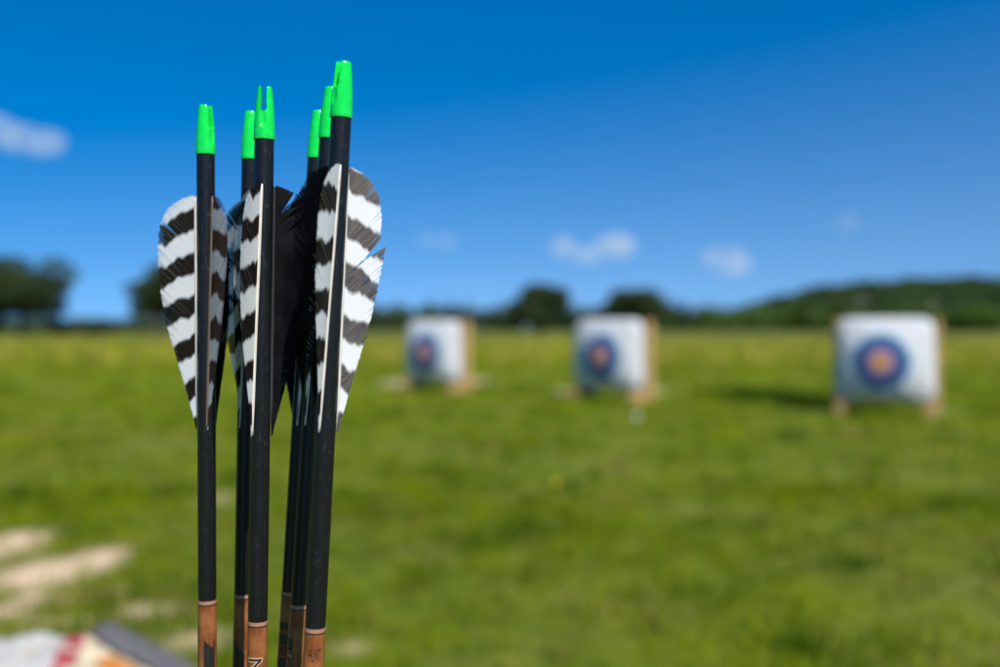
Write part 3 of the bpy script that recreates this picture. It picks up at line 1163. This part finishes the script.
M_LEAF_DARK = mat_leaf('oak_leaves', (0.020, 0.042, 0.010), (0.055, 0.086, 0.018))
M_LEAF_MID = mat_leaf('hillside_leaves', (0.045, 0.095, 0.008), (0.090, 0.145, 0.016))
M_LEAF_HILL = mat_leaf('hill_leaves', (0.022, 0.058, 0.009), (0.058, 0.105, 0.016))
M_LEAF_BRIGHT = mat_leaf('fresh_bush_leaves', (0.055, 0.115, 0.008), (0.10, 0.17, 0.014))
M_BARK = simple_mat('grey_brown_bark', (0.10, 0.075, 0.05), (0.06, 0.045, 0.032), 12, 0.9, 0.6, 0.02)


def leaf_mesh(name, centers, size, seed, tint=None):
    """one leaf-clump quad (bent) per centre"""
    r = np.random.default_rng(seed)
    n = len(centers)
    c = np.asarray(centers, np.float32)
    a = r.normal(size=(n, 3)); a /= np.linalg.norm(a, axis=1, keepdims=True)
    b = r.normal(size=(n, 3)); b -= a * (a * b).sum(1, keepdims=True); b /= np.linalg.norm(b, axis=1, keepdims=True)
    s = (size * r.uniform(0.55, 1.4, n))[:, None]
    nn = np.cross(a, b)
    P = np.stack([c - a * s, c + b * s * 0.5 + nn * s * 0.15, c + a * s, c - b * s * 0.5 + nn * s * 0.15], 1)
    F_ = np.arange(n * 4).reshape(n, 4)
    F3 = np.concatenate([F_[:, [0, 1, 2]], F_[:, [0, 2, 3]]], 0)
    me = mesh_np(name, P.reshape(-1, 3), F3)
    t = r.uniform(0, 1, n) if tint is None else np.clip(tint + r.normal(0, 0.2, n), 0, 1)
    cc = np.repeat(np.stack([t, t, t, np.ones(n)], 1), 4, 0).astype(np.float32)
    at_ = me.color_attributes.new('tint', 'FLOAT_COLOR', 'POINT')
    at_.data.foreach_set('color', cc.ravel())
    return me


def limb(bm, p0, p1, r0, r1, n=8, seg=5, wob=0.0, rg=random):
    p0, p1 = Vector(p0), Vector(p1)
    ax = (p1 - p0)
    L = ax.length
    q = Vector((0, 0, 1)).rotation_difference(ax.normalized())
    prev = None
    for k in range(seg + 1):
        f = k / seg
        c = p0.lerp(p1, f) + Vector((rg.uniform(-1, 1), rg.uniform(-1, 1), rg.uniform(-0.3, 0.3))) * wob * (0 if k in (0,) else 1)
        r = r0 + (r1 - r0) * f
        ring = [bm.verts.new(c + q @ Vector((r * math.cos(2 * PI * i / n), r * math.sin(2 * PI * i / n), 0))) for i in range(n)]
        if prev:
            for i in range(n):
                bm.faces.new((prev[i], prev[(i + 1) % n], ring[(i + 1) % n], ring[i]))
        prev = ring
    bm.faces.new(prev)


def make_tree(px, d, height, width, label, seed, mat=None, leaves=9000, lobes=16, trunk_h=0.22, group=None, name='oak_tree', leaf=0.22, base=0.0):
    rg = random.Random(seed)
    r = np.random.default_rng(seed)
    x = (px - 500) / F_PX * d
    root = empty(name, (x, d, base))
    tag(root, label, 'tree', group)
    bm = bmesh.new()
    th = height * trunk_h
    limb(bm, (0, 0, -0.1), (0.1, 0, th * 1.3), height * 0.045, height * 0.03, 10, 5, 0.03, rg)
    pts = []
    tints = []
    for k in range(lobes):
        a = rg.uniform(0, 2 * PI)
        f = rg.uniform(0.05, 1.0) ** 0.5
        zc = th + (height - th) * rg.uniform(0.18, 0.86)
        hh = (zc - th) / (height - th)
        rad = width / 2 * math.sqrt(max(0.05, 1 - ((hh - 0.38) / 0.68) ** 2)) * 0.78 * f
        c = Vector((rad * math.cos(a), rad * math.sin(a), zc))
        lr = width * rg.uniform(0.12, 0.21)
        limb(bm, (0.05, 0, th * rg.uniform(0.8, 1.25)), c * 0.94 + Vector((0, 0, 0.03)), height * 0.016, height * 0.004, 6, 4, 0.08, rg)
        n = leaves // lobes
        q = r.normal(size=(n, 3)); q /= np.linalg.norm(q, axis=1, keepdims=True)
        rr = lr * r.uniform(0.25, 1.0, n) ** 0.5 * (1 + 0.22 * np.sin(q[:, 0] * 5 + k) * np.cos(q[:, 1] * 6 + 2 * k))
        p = q * rr[:, None] * np.array([1.15, 1.15, 0.85]) + np.array(c)
        pts.append(p); tints.append(np.full(n, rg.uniform(0.2, 0.8)))
    from_bm('trunk', bm, M_BARK, root, True)
    p = np.concatenate(pts); t = np.concatenate(tints)
    ok = (p[:, 2] > th * 0.5) & (p[:, 2] < height * 1.02)
    link('crown', leaf_mesh('crown', p[ok], leaf, seed, t[ok]), mat or M_LEAF_DARK, root)
    return root


def make_bush(px, d, height, width, label, seed, mat=None, leaves=2600, group=None, leaf=0.16):
    r = np.random.default_rng(seed)
    rg = random.Random(seed)
    x = (px - 500) / F_PX * d
    root = empty('bush', (x, d, 0))
    tag(root, label, 'bush', group)
    bm = bmesh.new()
    pts, tints = [], []
    lobes = 9
    for k in range(lobes):
        c = Vector((width * 0.36 * rg.uniform(-1, 1), width * 0.25 * rg.uniform(-1, 1), height * rg.uniform(0.25, 0.72)))
        limb(bm, (c.x * 0.3, c.y * 0.3, -0.05), c, 0.05, 0.015, 6, 3, 0.03, rg)
        n = leaves // lobes
        q = r.normal(size=(n, 3)); q /= np.linalg.norm(q, axis=1, keepdims=True)
        rr = r.uniform(0.2, 1.0, n) ** 0.5
        p = q * rr[:, None] * np.array([width * 0.2, width * 0.2, height * 0.3]) + np.array(c)
        pts.append(p); tints.append(np.full(n, rg.uniform(0.1, 0.9)))
    from_bm('stems', bm, M_BARK, root, True)
    p = np.concatenate(pts); t = np.concatenate(tints)
    ok = (p[:, 2] > 0.02) & (p[:, 2] < height * 1.05)
    link('foliage', leaf_mesh('foliage', p[ok], leaf, seed, t[ok]), mat or M_LEAF_DARK, root)


GT = 'trees standing at the far side of the meadow'
make_tree(22, 88, 7.0, 9.6, 'broad dark tree at the far left edge of the field', 41, leaves=11000, lobes=20, group=GT)
make_tree(155, 96, 7.0, 7.4, 'tree partly hidden behind the leftmost arrow', 45, leaves=8000, lobes=15, group=GT)
make_tree(538, 118, 5.95, 8.3, 'round dark tree between the two smaller targets', 43, leaves=14000, lobes=28, trunk_h=0.12, group=GT)
make_tree(637, 132, 5.9, 9.6, 'small round dark tree behind the middle target', 54, leaves=13000, lobes=26, trunk_h=0.12, group=GT)

# row of bushes along the far edge of the meadow, one by one
BS = [(70, 92, 1.5, 5.0, 'low dark bush between the two left-hand trees'),
      (105, 100, 1.35, 4.0, 'small bush just left of the tree hidden by the arrow'),
      (-15, 92, 1.7, 5.0, 'low bush under the broad tree at the left edge'),
      (230, 104, 1.6, 6.0, 'bush seen between the arrow feathers at the meadow edge')]
for k, (px, d, h, w, lab) in enumerate(BS):
    make_bush(px, d, h, w, lab, 60 + k, M_LEAF_DARK, 2600, 'bushes along the meadow edge')
make_bush(972, 190, 7.0, 13.0, 'bright green bush at the foot of the hill right of the largest target', 71, M_LEAF_BRIGHT, 5200, leaf=0.42)
make_bush(818, 200, 5.6, 12.0, 'green bush at the foot of the hill left of the largest target', 72, M_LEAF_MID, 4200, leaf=0.40)

# ------------------------------------------------------------------ far hills and woods


def hill_h(px, d_rel):
    """crest height in photo pixels above the horizon by column"""
    xs = [-300, 0, 150, 360, 440, 560, 660, 700, 750, 790, 830, 880, 950, 1010, 1100, 1300, 1600]
    hs = [5, 5, 7, 12, 12, 11, 13, 17, 25, 36, 46, 52, 54, 54, 50, 40, 24]
    return float(np.interp(px, xs, hs))


def make_hill(name, d0, d1, kpx, base_px):
    bm = bmesh.new()
    NX, NY = 120, 26
    g = []
    for j in range(NY + 1):
        f = j / NY
        d = d0 + (d1 - d0) * f
        row = []
        for i in range(NX + 1):
            px = -250 + 1900 * i / NX
            # real ridge: columns of the ridge fixed in the world at its mid distance
            dm = (d0 + d1) / 2
            x = (px - 500) / F_PX * dm
            hgt = max(0.0, hill_h(px, 0) - kpx) / F_PX * dm
            prof = math.sin(min(1.0, f / 0.55) * PI / 2) if f < 0.55 else math.cos((f - 0.55) / 0.45 * PI / 2)
            z = -0.3 + hgt * prof * (1 + 0.06 * mnoise.noise(Vector((x * 0.01, d * 0.01, 3))))
            row.append(bm.verts.new((x, d, z)))
        g.append(row)
    for j in range(NY):
        for i in range(NX):
            bm.faces.new((g[j][i], g[j][i + 1], g[j + 1][i + 1], g[j + 1][i]))
    o = from_bm(name, bm, simple_mat('hill_earth', (0.035, 0.05, 0.014), (0.05, 0.065, 0.02), 0.05, 0.95), None, True)
    tag(o, kind='structure')

    def surf(x, d):
        f = np.clip((d - d0) / (d1 - d0), 0, 1)
        dm = (d0 + d1) / 2
        px = x / dm * F_PX + 500
        xs = [-300, 0, 150, 360, 440, 560, 660, 700, 750, 790, 830, 880, 950, 1010, 1100, 1300, 1600]
        hs = [5, 5, 7, 12, 12, 11, 13, 17, 25, 36, 46, 52, 54, 54, 50, 40, 24]
        hg = np.maximum(0, np.interp(px, xs, hs) - kpx) / F_PX * dm
        prof = np.where(f < 0.55, np.sin(np.minimum(1, f / 0.55) * PI / 2), np.cos(np.clip((f - 0.55) / 0.45, 0, 1) * PI / 2))
        return -0.3 + hg * prof
    return surf


def wood(name, label, surf, x0, x1, d0, d1, ntree, tr_h, tr_w, leaves, leaf, seed, mat):
    """a far-off wood that reads as one mass"""
    r = np.random.default_rng(seed)
    tx = r.uniform(x0, x1, ntree); td = r.uniform(d0, d1, ntree)
    tz = surf(tx, td)
    pts, tints = [], []
    for k in range(ntree):
        h = tr_h * r.uniform(0.65, 1.25); w = tr_w * r.uniform(0.7, 1.3)
        q = r.normal(size=(leaves, 3)); q /= np.linalg.norm(q, axis=1, keepdims=True)
        rr = r.uniform(0.3, 1, leaves) ** 0.45 * (1 + 0.25 * np.sin(q[:, 0] * 4 + k) * np.cos(q[:, 2] * 5 + k))
        p = q * rr[:, None] * np.array([w / 2, w / 2, h / 2]) + np.array([tx[k], td[k], tz[k] + h / 2])
        pts.append(p); tints.append(np.full(leaves, r.uniform(0.0, 1.0)))
    p = np.concatenate(pts); t = np.concatenate(tints)
    o = link(name, leaf_mesh(name, p, leaf, seed, t), mat)
    tag(o, label, 'wood', None, 'stuff')


surf_hill = make_hill('hill', 230, 520, 8.0, 0)
xs_ = lambda px, d: (px - 500) / F_PX * d
wood('hill_forest', 'dark green forest covering the long hill on the right', surf_hill, xs_(640, 375), xs_(1400, 375), 235, 400, 900, 3.0, 6.5, 110, 0.75, 81, M_LEAF_HILL)
flat = lambda x, d: np.zeros_like(x) - 0.1
wood('far_woodland', 'low dark line of woodland along the horizon behind the targets', flat, xs_(180, 240), xs_(720, 240), 225, 260, 230, 5.9, 6.0, 130, 0.5, 82, M_LEAF_DARK)
wood('far_woodland', 'low line of woodland along the horizon at the far left', flat, xs_(-120, 180), xs_(250, 180), 140, 210, 150, 2.3, 4.5, 90, 0.38, 83, M_LEAF_DARK)
wood('hedge_woodland', 'green scrub along the foot of the hill on the right', flat, xs_(650, 200), xs_(1120, 200), 196, 222, 120, 4.6, 5.5, 120, 0.5, 84, M_LEAF_MID)

# ------------------------------------------------------------------ clouds: real volumes, far away


def mat_cloud(dens):
    t = NT('thin_cloud')
    co = t.n('TexCoord').outputs['Object']
    f = t.noise(0.03, 3, 0.6, co)
    v = t.n('VolumePrincipled')
    v.inputs['Color'].default_value = (1, 1, 1, 1)
    v.inputs['Anisotropy'].default_value = 0.0
    v.inputs['Density'].default_value = dens
    t.l(v.outputs[0], t.out.inputs['Volume'])
    return t.m


def make_cloud(lobes, d, dens, label, seed):
    cx = sum(l[0] for l in lobes) / len(lobes); cy = sum(l[1] for l in lobes) / len(lobes)
    c0 = at(cx, cy, d)
    bm = bmesh.new()
    for (px, py, rx, ry) in lobes:
        c = at(px, py, d) - c0
        sx, sz = 1.15 * rx / F_PX * d, 1.08 * ry / F_PX * d
        rr = bmesh.ops.create_icosphere(bm, subdivisions=3, radius=1.0)
        for v in rr['verts']:
            k = 1 + 0.28 * mnoise.noise(v.co * 1.8 + Vector((seed + px, 0, 0)))
            v.co = Vector((v.co.x * sx * k, v.co.y * sx * 0.6 * k, v.co.z * sz * k)) + c
    o = from_bm('cloud', bm, mat_cloud(dens), None, True)
    o.location = c0
    tag(o, label, 'cloud', 'small thin clouds low in the sky')


make_cloud([(-12, 128, 24, 16), (16, 138, 24, 15), (42, 143, 22, 14)], 1800, 0.009, 'white cloud touching the left edge of the sky', 1)
make_cloud([(427, 240, 10, 7), (447, 241, 11, 7)], 1800, 0.008, 'faint small cloud just right of the barred feathers', 2)
make_cloud([(563, 247, 13, 11), (588, 255, 14, 10), (616, 246, 20, 12)], 1800, 0.014, 'three-lobed cloud above the round dark tree', 3)
make_cloud([(716, 258, 14, 10), (734, 263, 17, 14)], 1800, 0.0125, 'single cloud above the start of the hill, left of the largest target', 4)
make_cloud([(849, 222, 11, 10)], 1800, 0.005, 'very faint cloud puff high above the largest target', 5)

# ------------------------------------------------------------------ light
SUN_EL, SUN_AZ = R(48), R(152)       # azimuth clockwise from +Y (the view direction)
world = bpy.data.worlds.new('World')
scene.world = world
world.use_nodes = True
wt = world.node_tree
wt.nodes.clear()
wo = wt.nodes.new('ShaderNodeOutputWorld')
bg = wt.nodes.new('ShaderNodeBackground')
sky = wt.nodes.new('ShaderNodeTexSky')
sky.sky_type = 'NISHITA'
sky.sun_disc = False
sky.sun_elevation = SUN_EL
sky.sun_rotation = SUN_AZ
sky.altitude = 300
sky.air_density = 1.0
sky.dust_density = 0.0
sky.ozone_density = 3.0
hs = wt.nodes.new('ShaderNodeHueSaturation')
hs.inputs['Hue'].default_value = 0.503
sz = wt.nodes.new('ShaderNodeSeparateXYZ')
mr = wt.nodes.new('ShaderNodeMapRange')
mr.inputs['From Min'].default_value = 0.0; mr.inputs['From Max'].default_value = 0.36
mr.inputs['To Min'].default_value = 1.28; mr.inputs['To Max'].default_value = 1.56
sx_ = wt.nodes.new('ShaderNodeMath'); sx_.operation = 'MULTIPLY_ADD'; sx_.inputs[1].default_value = -0.20
wt.links.new(sz.outputs[0], sx_.inputs[0]); wt.links.new(sz.outputs[2], sx_.inputs[2])
wt.links.new(sx_.outputs[0], mr.inputs['Value'])
wt.links.new(mr.outputs[0], hs.inputs['Saturation'])
tc = wt.nodes.new('ShaderNodeTexCoord')
vm = wt.nodes.new('ShaderNodeVectorMath'); vm.operation = 'MULTIPLY_ADD'
vm.inputs[1].default_value = (1, 1, 1.0); vm.inputs[2].default_value = (0, 0, 0.17)
vn = wt.nodes.new('ShaderNodeVectorMath'); vn.operation = 'NORMALIZE'
wt.links.new(tc.outputs['Generated'], vm.inputs[0])
wt.links.new(tc.outputs['Generated'], sz.inputs[0])
wt.links.new(vm.outputs[0], vn.inputs[0])
wt.links.new(vn.outputs[0], sky.inputs['Vector'])
wt.links.new(sky.outputs[0], hs.inputs['Color'])
wt.links.new(hs.outputs[0], bg.inputs['Color'])
bg.inputs['Strength'].default_value = 0.118
wt.links.new(bg.outputs[0], wo.inputs['Surface'])

sd = bpy.data.lights.new('sun', 'SUN')
sd.energy = 5.0
sd.angle = R(0.53)
sd.color = (1.0, 0.95, 0.88)
so = bpy.data.objects.new('sun', sd)
col.objects.link(so)
sv = Vector((math.sin(SUN_AZ) * math.cos(SUN_EL), math.cos(SUN_AZ) * math.cos(SUN_EL), math.sin(SUN_EL)))
so.rotation_euler = sv.to_track_quat('Z', 'Y').to_euler()
so.location = sv * 50

vs = scene.view_settings
scene.display_settings.display_device = 'sRGB'
vs.view_transform = 'Standard'
vs.look = 'None'
vs.exposure = 0.3
vs.gamma = 1.0
vs.use_curve_mapping = False
scene.render.engine = 'CYCLES'
scene.cycles.use_denoising = True
scene.cycles.max_bounces = 8
scene.cycles.volume_bounces = 6
scene.cycles.transparent_max_bounces = 16
